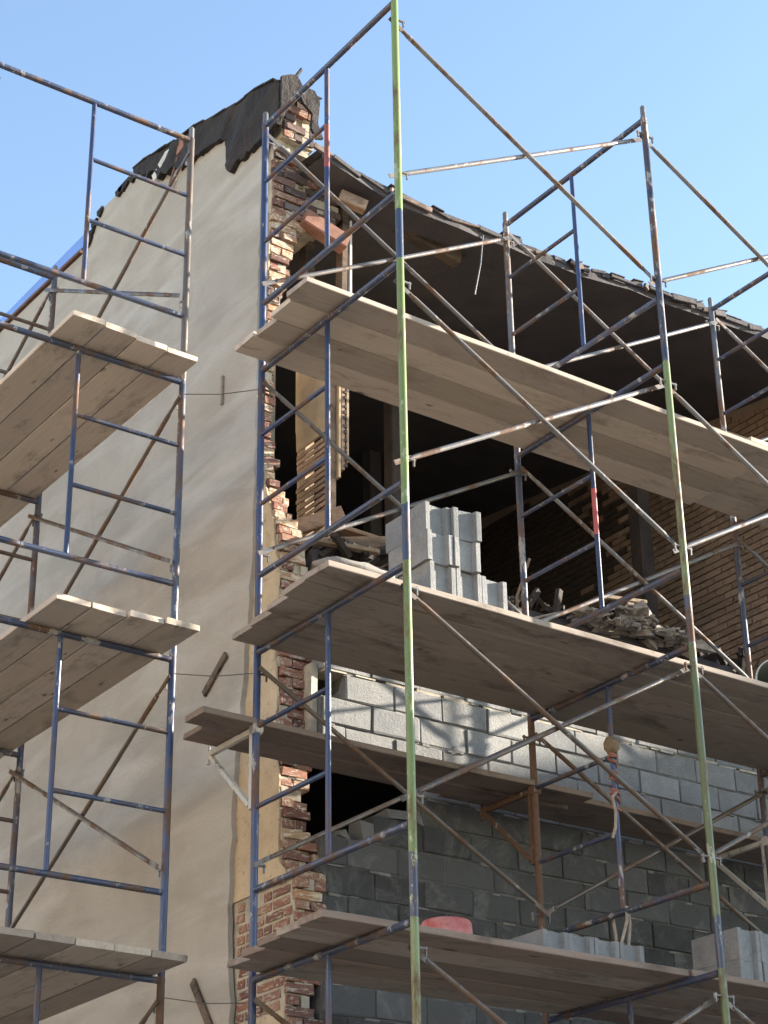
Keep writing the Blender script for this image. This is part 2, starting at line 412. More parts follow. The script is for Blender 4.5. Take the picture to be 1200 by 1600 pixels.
# burnt roof felt hanging over the parapet
FT = [(3.06,11.59),(2.88,11.565),(2.22,11.40),(2.01,11.365),(1.70,11.27),(1.36,11.175),(1.07,11.125),(.80,11.03),(.74,10.98)]
FB = [(.76,10.60),(.95,10.58),(1.10,10.58),(1.18,10.61),(1.25,10.58),(1.31,10.62),(1.38,10.60),(1.42,10.56),(1.46,10.60),(1.50,10.70),(1.52,10.93),(1.60,10.99),(1.75,11.02),(1.90,11.05),(2.02,11.06),(2.10,11.04),(2.18,11.10),(2.26,11.09),(2.34,11.18),(2.44,11.15),(2.52,11.24),(2.60,11.20),(2.66,11.32),(2.75,11.36),(2.80,11.33),(2.84,11.42),(2.93,11.44),(2.97,11.50),(3.05,11.54)]
def ragged(pts, amp, step=.05):
    out = []
    for (a, b), (c_, d_) in zip(pts, pts[1:]):
        m_ = max(1, int(math.hypot(c_-a, d_-b)/step))
        for i_ in range(m_): out.append((a+(c_-a)*i_/m_+rng.uniform(-amp, amp), b+(d_-b)*i_/m_+rng.uniform(-amp, amp)))
    return out+[pts[-1]]
FB = ragged(FB, .016, .035)
FB = [(y+0*rng.uniform(-.012,.012), z_) for y, z_ in FB]
mb = MB(); mb.prism_x(ragged(FT, .010, .08)+FB, SX-.085, SX-.051)
me_ = mb.mesh('roof_felt', M['tar']); bm = bmesh.new(); bm.from_mesh(me_); bmesh.ops.triangulate(bm, faces=bm.faces)
for it in range(3):
    bmesh.ops.subdivide_edges(bm, edges=[e for e in bm.edges if e.calc_length() > .10], cuts=1, use_grid_fill=False); bmesh.ops.triangulate(bm, faces=bm.faces)
from mathutils import noise as mnoise
for v_ in bm.verts:
    if v_.co.x < SX-.06:
        v_.co.x -= .030*max(0, .35+mnoise.noise(Vector((0, v_.co.y*4.2+v_.co.z*2.5, v_.co.z*3.1))))+.014*abs(mnoise.noise(Vector((3, v_.co.y*13, v_.co.z*15))))
bm.to_mesh(me_); bm.free(); me_.transform(house_inv); felt = put('roof_felt', me_, house)
mb = MB()
FC = ragged(FT, .005, .13)
for (ya, za), (yb, zb) in zip(FC, FC[1:]): mb.obox((SX+.10, ya+.01, za+.006), (SX+.10, yb-.01, zb+.006), .40+rng.uniform(-.015,.03), .014)
hpart('felt_cap', mb, M['tar'], felt)
mb = MB(); mb.prism_y([(SX-.08,11.03),(SX+.0,11.08),(SX+.06,11.10),(SX+.11,11.02),(SX+.22,11.02),(SX+.27,10.94),(SX+.25,10.72),(SX+.30,10.60),(SX+.24,10.58),(SX+.19,10.66),(SX+.20,10.80),(SX+.12,10.86),(SX+.08,10.95),(SX+.02,10.90),(SX-.03,10.70),(SX-.08,10.62)], .715, .74)
hpart('felt_end', mb, M['tar'], felt)
mb = MB(); mb.obox((SX+.06,.73,11.10), (SX+.09,.70,11.16), .03, .012); hpart('felt_curl', mb, M['tar'], felt)
for nm, mt, pts in (('torn_patch','plaster_white',[(2.62,11.36),(2.50,11.42),(2.38,11.40),(2.36,11.32),(2.44,11.28),(2.40,11.22),(2.48,11.20),(2.56,11.27)]),
                    ('torn_patch','terracotta',[(2.34,11.40),(2.20,11.385),(2.19,11.28),(2.30,11.26)]),
                    ('torn_patch','plaster_white',[(2.72,11.31),(2.64,11.33),(2.62,11.25),(2.68,11.22)]),
                    ('torn_patch','coping',[(2.31,11.24),(2.27,11.25),(2.40,11.0),(2.45,10.98)])):
    mb = MB(); mb.prism_x(pts, SX-.095, SX-.0855); hpart(nm, mb, M[mt], felt)
for yc, zc, s_ in ((3.28,11.56,.10),(3.36,11.55,.07),(3.72,11.54,.05),(3.90,11.40,.09),(3.92,11.33,.07),(3.82,11.47,.05),(3.12,11.55,.06)):
    mb = MB(); mb.prism_x([(yc-s_,zc+.03),(yc+s_,zc+.02),(yc+s_*.8,zc-.03),(yc+.1*s_,zc-.06),(yc-s_*.7,zc-.02)], SX-.075, SX-.051); hpart('felt_scrap', mb, M['tar'], felt)

# ------------------------------------------------------------------ roof
EAVE = [(.8,10.42),(1.05,10.33),(1.57,10.235),(2.06,10.22),(2.7,10.245),(3.36,10.25),(4.07,10.32),(4.8,10.355),(5.57,10.39),(7.0,10.43)]
SL = .115
def roofz(x, y): return interp(EAVE, x)+(y-.65)*SL
mb = MB(); xs = [.90+i*(6.55-.90)/22 for i in range(23)]; ys = [.66, 1.4, 2.5, 4, 6, 9]
for dz, flip in ((.075,0),(-.02,1)):
    V = [(x, y+(rng.uniform(-.03,.0) if y < .7 else 0), roofz(x, y)+dz) for y in ys for x in xs]; n = len(xs)
    mb.add(V, [(j*n+i, j*n+i+1, (j+1)*n+i+1, (j+1)*n+i) for j in range(len(ys)-1) for i in range(n-1)])
n = len(xs); T = n*len(ys)
mb.f += [(i, i+1, T+i+1, T+i) for i in range(n-1)]; mb.sm += [False]*(n-1)
roof = hpart('roof', mb, M['char'])
x = .83
while x < 6.4:
    ln = rng.uniform(.05,.30); h = rng.uniform(.02,.055); d = rng.uniform(-.02,.03)
    za = roofz(x,.62)+.05+rng.uniform(-.02,.015); zb = roofz(x+ln,.62)+.05+rng.uniform(-.02,.015)
    mb = MB(); mb.obox((x,.622+d,za), (x+ln-.012,.622+d+rng.uniform(-.015,.015),zb), .026, h, ch=.004)
    hpart('fascia_board', mb, M['fascia'] if rng.random() < .42 else M['char'], roof)
    if rng.random() < .75:
        mb = MB(); mb.obox((x-.01,.65+d,za+h/2+.006), (x+ln*rng.uniform(.5,1.1),.65+d,zb+h/2+.006+rng.uniform(-.004,.012)), rng.uniform(.05,.11), .008)
        hpart('shingle_edge', mb, M['tar'], roof)
    x += ln
# ------------------------------------------------------------------ inside of the house
mb = MB(); mb.box((SX+.302,.86,6.95), (6.50,8.9,7.22)); hpart('floor_deck', mb, M['char'])
mb = MB(); mb.box((SX+.302,8.9,0.066), (6.50,9.2,11.45)); hpart('rear_wall', mb, M['char'])
for (x, y, z0, z1, s_, mt) in ((2.86,2.5,7.225,10.5,.13,'char_brown'), (5.66,2.5,7.225,10.52,.15,'char_brown'), (4.4,5.0,7.225,11.1,.14,'char')):
    mb = MB(); mb.obox((x,y,z0), (x+.02,y,z1), s_, s_, Vector((0,1,0)), ch=.008); hpart('burnt_post', mb, M[mt])
mb = MB(); mb.obox((1.28,.97,10.415), (2.42,.97,10.20), .10, .135, ch=.008); hpart('wall_plate', mb, M['timber_burnt'])
mb = MB(); mb.obox((.92,.93,9.98), (1.28,.90,9.86), .12, .13, ch=.01); hpart('lintel_stub', mb, M['terracotta'])
mb = MB(); mb.obox((1.16,.80,10.20), (1.36,.74,10.14), .08, .10, ch=.008); hpart('rafter_stub', mb, M['lath'])
# party wall on the far side, bricks showing
party = MB(); party.prism_x([(.70,.066),(9.3,.066),(9.3,11.5),(.70,10.44)], 6.505, 6.80); pw = hpart('party_wall', party, M['old_mortar'])
stuffb = MB(); sootb = MB(); z = 7.24; k = 0
while z < 10.85:
    y = .75+(.105 if k % 2 else 0)
    while y < 6.0:
        near = 8.15 < z < 9.75 and 1.5 < y < 3.55
        if near:
            o = put('brick', rng.choice(BR), pw, M['brick_in'], (6.5-SX-.0+rng.uniform(-.003,.003), y+.1-.7, z+.033), (0,0,0), (.03,.196,.055))
        elif z < 10.3+(y-.7)*.115: (stuffb if y+rng.gauss(0,.35) < 3.9+.4*math.sin(z*3) else sootb).box((6.487,y+.003,z+.006), (6.506,y+.199,z+.060))
        y += .208
    z += CH; k += 1
sb = hpart('brickwork', stuffb, M['brick_in'], pw); sb['kind'] = 'stuff'
sb = hpart('sooty_brickwork', sootb, M['brick_char'], pw); sb['kind'] = 'stuff'

# lath and plaster partition left standing behind the pier
part = empty('lath_partition', (1.12,.92,7.22)); tag(part, 'broken lath and plaster partition stub standing inside the open front', 'partition')
pinv = Matrix.Translation(Vector((-1.12,-.92,-7.22)))
def ppart(name, mb_, mat, parent=None):
    me = mb_.mesh(name, M[mat]); me.transform(pinv); return put(name, me, parent or part)
mb = MB(); mb.box((1.12,1.20,7.225), (1.20,1.30,9.05), .003, rng); ppart('stud', mb, 'timber')
mb = MB(); mb.box((1.12,1.20,9.06), (1.20,1.29,10.35)); ppart('stud', mb, 'timber_burnt')
mb = MB(); mb.box((1.14,.92,7.225), (1.20,1.01,9.0)); ppart('stud', mb, 'lath')
mb = MB(); mb.box((1.10,.90,8.20), (1.118,1.29,8.36), .004, rng); mb.box((1.10,.895,8.36), (1.118,1.295,9.0), .003, rng); ppart('plaster_panel', mb, 'plaster_tan')
z = 7.36
while z < 8.2:
    mb = MB(); a = rng.uniform(-.012,.012); mb.obox((1.112,.875+rng.uniform(-.02,.02),z), (1.112,1.28+rng.uniform(-.02,.02),z+a), .010, .030)
    if rng.random() < .93: ppart('lath', mb, 'lath')
    z += .047
for i, (xa, wd, zl, mt) in enumerate(((1.215,.022,7.86,'plaster_tan'),(1.245,.03,7.93,'lath'),(1.285,.022,8.0,'timber'))):
    mb = MB(); mb.obox((xa,.93,zl), (xa+.012,.93,9.0+.1*i), wd, .07, Vector((0,1,0)), ch=.003); ppart('casing_board', mb, mt)
for i in range(14):
    zz = 7.95+i*.055+rng.uniform(-.01,.01); mb = MB(); mb.box((1.256+rng.uniform(-.006,.006),.888,zz), (1.278,.905,zz+rng.uniform(.015,.03))); ppart('lath_end', mb, 'char_brown')
mb = MB(); mb.obox((1.30,1.0,9.2), (1.33,1.0,10.36), .05, .09, Vector((0,1,0)), ch=.004); ppart('stud', mb, 'timber_burnt')
mb = MB(); mb.obox((1.365,.98,9.2), (1.375,.98,10.15), .018, .05, Vector((0,1,0))); ppart('stud', mb, 'plaster_white')

# burnt boards and rubble on the floor edge
def board(p, q, wd, th, mat, label, upv=Vector((0,0,1)), cat='board', name='burnt_board', group='burnt boards on the open floor'):
    p, q = Vector(p), Vector(q); mb_ = MB(); mb_.obox((0,0,0), q-p, wd, th, upv, ch=min(wd, th)*.15)
    o = mb_.build(name, M[mat]); o.location = p; return tag(o, label, cat, group)
board((.98,.90,7.27), (1.62,.78,7.40), .10, .03, 'timber_burnt', 'charred board lying on the floor edge behind the block stack', Vector((0,1,.4)))
board((1.15,1.0,7.50), (1.75,.80,7.36), .16, .03, 'lath', 'brown splintered board slanting over the charred floor edge')
board((.95,.80,7.25), (1.40,.70,7.24), .06, .03, 'timber', 'short tan board end on the floor edge beside the brick pier')
board((.86,1.06,7.40), (1.22,.86,7.56), .05, .11, 'lath', 'dark brown timber lying across the pier end under the partition')
board((.93,.98,7.22), (1.12,.90,7.42), .14, .05, 'plaster_tan', 'tan plaster slab leaning at the foot of the partition')
board((3.55,.74,7.44), (3.92,.70,7.47), .035, .03, 'timber', 'pale splintered lath on top of the rubble heap')
board((5.0,1.2,9.62), (6.2,1.0,9.52), .12, .025, 'lath', 'brown board hanging inside under the eave past the third frame')
board((1.7,1.3,7.26), (3.4,1.1,7.30), .12, .05, 'char_brown', 'long charred joist lying along the open floor')
rub = MB(); rr = random.Random(5)
for i in range(520):
    c = Vector((rr.uniform(3.22,4.45), rr.uniform(.64,1.0), 0)); hgt = max(0.02,.19*(1-abs(c.x-3.80)/.66)); c.z = 7.20+rr.uniform(0,hgt)+.01
    s_ = rr.uniform(.006,.024)*(2.8 if rr.random() < .09 else 1); q = Matrix.Rotation(rr.uniform(-.7,.7), 3, Vector((rr.uniform(-1,1),rr.uniform(-1,1),.2)).normalized()) @ Matrix.Rotation(rr.uniform(0,6), 3, 'Z')
    P = [(-1,-1,-1),(1,-1,-1),(1,1,-1),(-1,1,-1),(-1,-1,1),(1,-1,1),(1,1,1),(-1,1,1)]
    V = [c+q @ Vector((a*s_*rr.uniform(.9,2.6), b_*s_*rr.uniform(.6,1.4), d*s_*rr.uniform(.25,.7))) for a, b_, d in P]
    rub.add(V, [(3,2,1,0),(4,5,6,7),(0,1,5,4),(1,2,6,5),(2,3,7,6),(3,0,4,7)])
tag(rub.build('rubble', M['rubble']), 'grey plaster rubble heaped on the charred floor edge', 'rubble', None, 'stuff')
dr = MB()
for i in range(220):
    c = Vector((rr.uniform(1.0,6.4), rr.uniform(.72,1.1), 7.23+rr.uniform(0,.07))); s_ = rr.uniform(.01,.05)
    q = Matrix.Rotation(rr.uniform(0,6), 3, Vector((rr.random(),rr.random(),rr.random()+.1)).normalized())
    P = [(-1,-1,-1),(1,-1,-1),(1,1,-1),(-1,1,-1),(-1,-1,1),(1,-1,1),(1,1,1),(-1,1,1)]
    V = [c+q @ Vector((a*s_*2.4, b_*s_*.7, d*s_*.4)) for a, b_, d in P]
    dr.add(V, [(3,2,1,0),(4,5,6,7),(0,1,5,4),(1,2,6,5),(2,3,7,6),(3,0,4,7)])
tag(dr.build('debris', M['char_brown']), 'charred debris strewn along the floor edge', 'debris', None, 'stuff')

# blue membrane upstand on the rear roof
mb = MB(); mb.prism_y([(-.10,0),(-.09,.15),(-.06,.19),(.02,.20),(.12,.17),(.16,.0)], 0, 6.5)
o = mb.build('blue_tarpaulin', M['blue_sheet']); o.location = (SX+.06, 4.02, 11.372); tag(o, 'blue tarpaulin strip along the top of the rear side wall', 'tarpaulin')

# ------------------------------------------------------------------ new concrete block wall
bw = empty('block_wall', (.9,.66,0)); tag(bw, 'new grey concrete block wall rising in the missing front', 'wall')
BL, BH = .396, .1868; TOP = 6.262; FY = .66
def rough_block(seed):
    r = random.Random(seed); bm = bmesh.new(); bmesh.ops.create_cube(bm, size=1)
    for v_ in bm.verts: v_.co = Vector((v_.co.x*.388, v_.co.y*.19, v_.co.z*.178))
    bmesh.ops.bevel(bm, geom=bm.edges[:], offset=.008, segments=1, affect='EDGES')
    for v_ in bm.verts: v_.co += Vector((r.uniform(-.005,.005), r.uniform(-.003,.003), r.uniform(-.005,.005)))
    me = bpy.data.meshes.new('block'); bm.to_mesh(me); bm.free(); me.materials.append(M['block']); return me
BK = [rough_block(i) for i in range(5)]
core_ = MB(); rows = 33
def is_open(x, zc):
    return (.86 < x < 1.72 and 5.33 < zc < 5.62) or (.86 < x < 1.30 and 5.14 < zc < 5.33)
for kk in range(-1, rows):
    zt = TOP-kk*BH; zc = zt-BH/2; off = -.198 if kk % 2 == 0 else -.39
    if zc < .1: break
    x = .905+off+ (.0 if kk % 2 == 0 else .195)
    x = (1.094-.396) if kk % 2 == 0 else (1.303-.396)
    while x < 6.45:
        xa = max(x,.905); xb = min(x+BL, 6.48); ln = xb-xa; xm = (xa+xb)/2
        x += BL
        if ln < .05 or is_open(xm, zc): continue
        if kk == 0 and xa < 1.0: continue
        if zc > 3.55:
            o = put('block', rng.choice(BK), bw, M['block_shaded'] if zc < 5.5 else None, (xm-.9, FY+.095+rng.uniform(-.009,.007)-.66, zc+rng.uniform(-.002,.002)), (rng.uniform(-.012,.012),rng.uniform(-.008,.008),rng.uniform(-.014,.014)), ((ln-rng.uniform(.004,.016))/.388,1,rng.uniform(.97,1.01)))
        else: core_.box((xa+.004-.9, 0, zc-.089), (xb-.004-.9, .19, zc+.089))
    # mortar bed, set back from the block faces
b_ = core_.build('lower_courses', M['block_shaded'], bw); b_['kind'] = 'stuff'
mj = MB()
for kk in range(rows):
    zt = TOP-kk*BH
    if zt < .3: break
    zc = zt-BH/2
    segs = [(.906,6.48)]
    if 5.33 < zc < 5.62: segs = [(1.70,6.48)]
    elif 5.14 < zc < 5.33: segs = [(1.31,6.48)]
    if kk == 0: segs = [(1.10,6.48)]
    for xa, xb in segs: mj.box((xa-.9,.012,zt-BH), (xb-.9,.178,zt-.0005))
mj.build('mortar_joint', M['joint'], bw)
mb = MB(); rq = random.Random(9); xx = .93
while xx < 6.4:                                # ragged bed of mortar left on top of the last course
    l_ = rq.uniform(.06,.3); mb.box((xx-.9,.002+rq.uniform(-.012,.01),TOP-.008), (xx+l_-.9,.17,TOP+rq.uniform(.004,.016)), .004, rq); xx += l_+rq.uniform(0,.10)
mb.build('mortar_bed', M['mortar'], bw)
sq = MB(); rq2 = random.Random(4)
for kk in range(0, 14):
    zt = TOP-kk*BH; xx = 1.75 if 5.1 < zt-.1 < 5.62 else .95
    while xx < 6.3:
        l_ = rq2.uniform(.03,.16)
        if rq2.random() < .45: sq.box((xx-.9,rq2.uniform(-.010,.004),zt-.010-rq2.uniform(0,.008)), (xx+l_-.9,.03,zt+rq2.uniform(-.004,.006)), .005, rq2)
        xx += l_+rq2.uniform(.02,.3)
b_ = sq.build('squeezed_mortar', M['joint_pale'], bw); b_['kind'] = 'stuff'
mb = MB(); mb.box((.87-.9,-.0,5.655), (1.98-.9,.185,5.70)); mb.build('lintel', M['paint_rust'], bw)
mb = MB(); 
for (xa, xb, za, zb) in ((1.22,1.42,5.14,5.28),(1.42,1.60,5.33,5.40),(1.60,1.70,5.335,5.43),(1.05,1.12,5.145,5.20)): mb.box((xa-.9,.01,za), (xb-.9,.18,zb), .02, rq)
mb.build('broken_block', M['block'], bw)
mb = MB(); mb.box((.85-.9,.05,5.72), (.903-.9,.17,6.30), .008, rq); mb.build('side_infill', M['mortar'], bw)

# ------------------------------------------------------------------ scaffold frames
W, H = 1.524, 1.9558; LEV = [GZ-k_*H for k_ in range(5)]
LIFT = ['top', 'second', 'third', 'fourth', 'bottom']
h1, h2, h3 = .4711, .9615, 1.449; TB = H-.02; S = .4975
def mtube(p, q, r, n=12, name='tube'):
    mb_ = MB(); mb_.tube([p, q], r, n); return mb_.mesh(name, M['paint_blue'])
FM = {}
def legmesh(x):
    mb_ = MB(); mb_.tube([(x,0,0),(x,0,.05),(x,0,H-.01),(x,0,H)], [.0215,.0228,.0228,.0215], 14); return mb_.mesh('leg', M['paint_blue'])
FM['leg_in'] = legmesh(0); FM['leg_out'] = legmesh(W)
FM['top_bar'] = mtube((.02,0,TB), (W-.02,0,TB), .0205)
FM['bottom_bar'] = mtube((.02,0,TB-h3), (W-.02,0,TB-h3), .0195)
FM['post'] = mtube((S*W,0,TB-h3+.015), (S*W,0,TB-.015), .0165)
FM['rung1'] = mtube((.02,0,TB-h1), (S*W-.01,0,TB-h1), .0150)
FM['rung2'] = mtube((.02,0,TB-h2), (S*W-.01,0,TB-h2), .0150)
def pinmesh(x):
    mb_ = MB(); mb_.tube([(x,0,H-.01),(x,0,H+.085),(x,0,H+.095)], [.0185,.0185,.013], 12); return mb_.mesh('coupling_pin', M['galv'])
FM['pin_in'] = pinmesh(0); FM['pin_out'] = pinmesh(W)
def studmesh(x, z_, s_):
    mb_ = MB(); mb_.tube([(x,s_*.02,z_),(x,s_*.075,z_)], .008, 8); mb_.box((x-.006, s_*.066-.004, z_-.04), (x+.006, s_*.066+.004, z_+.012)); return mb_.mesh('lock_stud', M['galv'])
for s_ in (-1, 1):
    for nm, x in (('in',0),('out',W)):
        for nz, zz in (('hi',TB-.13),('lo',TB-1.30)): FM['stud', nm, nz, s_] = studmesh(x, zz, s_)
mb = MB(); mb.tube([(S*W,0,TB-h1-.34),(S*W,0,TB-h1-.005)], .0178, 12); FM['tape'] = mb.mesh('red_band', M['redtape'])
def frame(name, loc, rz, label, group, mats, studs=(-1,1), pins=True, tape=None):
    f = empty(name, loc, (0,0,rz)); tag(f, label, 'scaffold', group)
    L_in, L_out, bars, rung = mats
    put('leg', FM['leg_in'], f, M[L_in]); put('leg', FM['leg_out'], f, M[L_out])
    put('top_bar', FM['top_bar'], f, M[bars]); put('bottom_bar', FM['bottom_bar'], f, M[bars])
    p_ = put('centre_post', FM['post'], f, M['paint_blue'] if rung != 'paint_rust' else M['paint_brown'])
    put('rung', FM['rung1'], f, M[rung]); put('rung', FM['rung2'], f, M[rung])
    put('coupling_pin', FM['pin_in'], f); put('coupling_pin', FM['pin_out'], f)
    for s_ in studs:
        for nm in ('in','out'):
            for nz in ('hi','lo'): put('lock_stud', FM['stud', nm, nz, s_], f)
    if tape: put('red_band', FM['tape'], p_, loc=(0,0,tape) if tape is not True else (0,0,0))
    return f
LX = 2.1146
XS = [0, LX, 2*LX-.003, 3*LX]
BAY = ['corner', 'second', 'third', 'fourth']
mats_front = {0: ('paint_blue','paint_green','paint_bluebar','paint_blue'), 1: ('paint_blueworn','paint_greenD','paint_bluebar','paint_bluebar'),
              2: ('paint_blueworn','paint_green','paint_blueworn','paint_bluebar'), 3: ('paint_blueworn','paint_blueworn','paint_blueworn','paint_blueworn')}
for i, x in enumerate(XS):
    for k_ in range(5):
        mt = list(mats_front[i])
        if i == 1 and k_ == 0: mt = ['paint_grey','paint_blueworn','paint_bluebar','paint_blueworn']
        if i == 1 and k_ >= 2: mt[0] = 'paint_rust'
        if i == 2 and k_ == 0: mt[0] = 'paint_grey'
        if k_ == 3 and i < 2: mt[1] = 'paint_greenD'
        frame('scaffold_trestle', (x, 0, LEV[k_]-TB), R(-90),
              '%s scaffold frame, %s column of the front scaffold, %s lift' % ({0:'blue and lime green',1:'worn blue and green'}.get(i,'worn blue'), BAY[i], LIFT[k_]),
              'tube frames of the front scaffold', mt, studs=(1,) if i == 0 else (-1,1), tape=(True if (i, k_) in ((0,0),) else (-.10 if (i, k_) == (1,1) else None)))
PX, PY, DZ = -.3001, .4985, .057
YS = [PY, PY+2.1074, PY+4.215]
for i, y in enumerate(YS):
    for k_ in range(5):
        mt = ['paint_blueworn','paint_blue','paint_bluebar','paint_bluebar'] if k_ else ['paint_brown','paint_blueworn','paint_bluebar','paint_bluebar']
        if i == 0 and k_ == 2: mt[0] = 'paint_blue'
        if i == 1: mt = ['paint_blueworn','paint_blueworn','paint_blueworn','paint_brown']
        frame('scaffold_trestle', (PX, y, LEV[k_]+DZ-TB), R(180), '%s scaffold frame, %s column of the side scaffold, %s lift' % ('blue' if i == 0 else 'worn rusty blue', ['corner','middle','rear'][i], LIFT[k_]),
              'tube frames of the side scaffold', mt, studs=(-1,) if i == 0 else (-1,1))
# base plates under the bottom legs
for i, (x, y) in enumerate([(x, yy) for x in XS for yy in (0,-W)]+[(xx, y) for y in YS for xx in (PX, PX-W)]):
    zb = LEV[4]-TB+(DZ if i >= 8 else 0)
    mb = MB(); mb.box((-.08,-.08,0), (.08,.08,.008)); mb.tube([(0,0,.008),(0,0,max(.02, zb-.066))], .02, 8)
    o = mb.build('base_plate', M['paint_rust']); o.location = (x, y, .0665)
    tag(o, 'rusty base plate under the %s leg of the %s, on the pavement' % (('inner','outer')[i % 2], ('%s front scaffold column' % BAY[i//2]) if i < 8 else ('%s side scaffold column' % ['corner','middle','rear'][(i-8)//2])), 'base plate', 'base plates under the scaffold legs')

# ------------------------------------------------------------------ cross braces
def brace(pa, pb, label, group, mat='galv', off=Vector((0,0,0))):
    """pa, pb: feet of the two legs (x, y, z of the top bar); one bar each way, pinned at the middle"""
    b0 = empty('cross_brace', Vector((pa[0], pa[1], pa[2]-1.30))+off); tag(b0, label, 'brace', group)
    d = Vector((pb[0]-pa[0], pb[1]-pa[1], 0)); dn = d.normalized(); side_ = dn.cross(Vector((0,0,1)))
    def bar(z0, z1, o_):
        p = Vector((0,0,1.30+z0))+side_*o_; q = d+Vector((0,0,1.30+z1))+side_*o_
        u = (q-p).normalized(); mb_ = MB()
        mb_.tube([p+u*.10, p+u*.14, q-u*.14, q-u*.10], [.010,.0155,.0155,.010], 10)
        mb_.obox(p-u*.025, p+u*.115, .007, .030, Vector((0,0,1))); mb_.obox(q-u*.115, q+u*.025, .007, .030, Vector((0,0,1)))
        o = mb_.build('brace_bar', M[mat], b0); return p, q
    bar(-.13, -1.30, .0165); bar(-1.30, -.13, -.0165)
    mid = d*.5+Vector((0,0,1.30-.715)); mb_ = MB(); mb_.tube([mid-side_*.032, mid+side_*.032], .009, 8); mb_.build('pivot_bolt', M['paint_rust'], b0)
BAYN = ['first', 'second', 'third']
for i in range(3):
    for k_ in range(5):
        for y, nm, off in ((0,'wall side',Vector((0,-.045,0))), (-W,'street side',Vector((0,.045,0)))):
            brace((XS[i], y, LEV[k_]), (XS[i+1], y, LEV[k_]), 'grey crossed brace bars on the %s of the %s bay, front scaffold, %s lift' % (nm, BAYN[i], LIFT[k_]),
                  'cross braces of the front scaffold', 'galv' if k_ < 2 else 'paint_brown', off)
for i in range(2):
    for k_ in range(5):
        for x, nm, off in ((PX,'wall side',Vector((-.045,0,0))), (PX-W,'outer side',Vector((.045,0,0)))):
            brace((x, YS[i], LEV[k_]+DZ), (x, YS[i+1], LEV[k_]+DZ), 'brown crossed brace bars on the %s of the %s bay, side scaffold, %s lift' % (nm, ['front','rear'][i], LIFT[k_]),
                  'cross braces of the side scaffold', 'paint_brown', off)

# ------------------------------------------------------------------ planks
prng = random.Random(21)
def plank(p, q, wd, label, group, mat='plank', th=.038, sag=.006, cut=0.0):
    """p -> q: centre line of the underside"""
    p, q = Vector(p), Vector(q); ln = (q-p).length; ns = 10; ch = .004; h = wd/2
    sec = [(-h+ch,0),(h-ch,0),(h,ch),(h,th-ch),(h-ch,th),(-h+ch,th),(-h,th-ch),(-h,ch)]
    V = []; F = []; tw = prng.uniform(-.006,.006); bow = prng.uniform(-.006,.006); n = 8; cup = prng.uniform(0,.006)
    for s_ in range(ns+1):
        t_ = s_/ns; x = ln*t_; dz = -sag*math.sin(math.pi*t_)*prng.uniform(.7,1.2)+sag*.3
        for a, b_ in sec:
            ex = (cut*a if s_ in (0, ns) else 0)+(prng.uniform(-.004,.004) if s_ in (0, ns) else 0)
            V.append((x+ex, a+cup*0+bow*math.sin(math.pi*t_)+prng.uniform(-.0012,.0012), b_+dz*(1 if 0 < t_ < 1 else .3)+tw*a*2*(t_-.5)+cup*(a/h)**2+.002))
    for s_ in range(ns):
        for k__ in range(n): F.append((s_*n+k__, s_*n+(k__+1) % n, (s_+1)*n+(k__+1) % n, (s_+1)*n+k__))
    F += [tuple(range(n-1,-1,-1)), tuple(range(ns*n, ns*n+n))]
    mb_ = MB(); mb_.add(V, F); o = mb_.build('scaffold_plank', M[mat])
    d = q-p; o.location = p; o.rotation_euler = (0, -math.atan2(d.z, math.hypot(d.x, d.y)), math.atan2(d.y, d.x))
    return tag(o, label, 'plank', group)
ORD = ['outermost', 'second from the outer edge', 'third from the outer edge', 'fourth from the outer edge', 'innermost']
DECK = ['', 'upper', 'middle', 'lower', 'bottom']
def front_deck(k_, outer, wd, starts, ends, mats, tag2, dz=0.0, fan=0.0):
    z_ = LEV[k_]+.0225+dz
    for j in range(len(starts)):
        y = outer+wd*(j+.5)
        plank((starts[j], y+prng.uniform(-.003,.003), z_), (ends[j], y+fan*j+prng.uniform(-.004,.004), z_), wd-prng.uniform(.006,.011), 'plank of the %s front deck, %s, %s' % (DECK[k_], (ORD if len(starts) == 5 else ORD[:3]+ORD[4:])[j], tag2),
              'planks of the front scaffold', mats[j % len(mats)], cut=prng.uniform(-.03,.03))
front_deck(1, -1.012, .236, [-.315,-.275,-.23,-.25], [3.66,3.66,3.68,3.70], ['plank_mid','plank_new','plank_new','plank_mid'], 'corner run')
front_deck(1, -1.005, .236, [3.42,3.40,3.45,3.44], [7.0]*4, ['plank_new','plank_mid'], 'far run', .041)
front_deck(2, -1.228, .241, [-.31,-.30,-.26,-.22,-.195], [4.66]*5, ['plank_old','plank','plank_old','plank_old','plank'], 'corner run')
front_deck(2, -1.235, .236, [4.30]*5, [7.0]*5, ['plank_old'], 'far run', .041)
front_deck(3, -1.285, .241, [-.385,-.36,-.32,-.27,-.21], [2.10]*5, ['plank_red','plank_old','plank_red','plank_red','plank_old'], 'corner run')
front_deck(3, -1.285, .241, [2.125]*5, [6.9]*5, ['plank_red','plank_old'], 'far run')
def side_deck(k_, x0, wd, starts, mats):
    z_ = LEV[k_]+DZ+.0225
    for j in range(len(starts)):
        x = x0+wd*(j+.5)
        plank((x+prng.uniform(-.003,.003), starts[j], z_), (x+prng.uniform(-.004,.004), starts[j]+5.0, z_), wd-prng.uniform(.006,.012), 'plank of the %s side deck, %s' % (DECK[k_], (ORD[j] if len(starts) == 5 else (ORD[:3]+ORD[4:])[j])),
              'planks of the side scaffold', mats[j % len(mats)], cut=prng.uniform(-.04,.04))
side_deck(1, -1.265, .235, [.185,.21,.235,.25], ['plank_new','plank_mid','plank_new','plank_mid'])
side_deck(2, -1.29, .235, [.11,.12,.095,.08], ['plank_mid','plank_new','plank_mid','plank_new'])
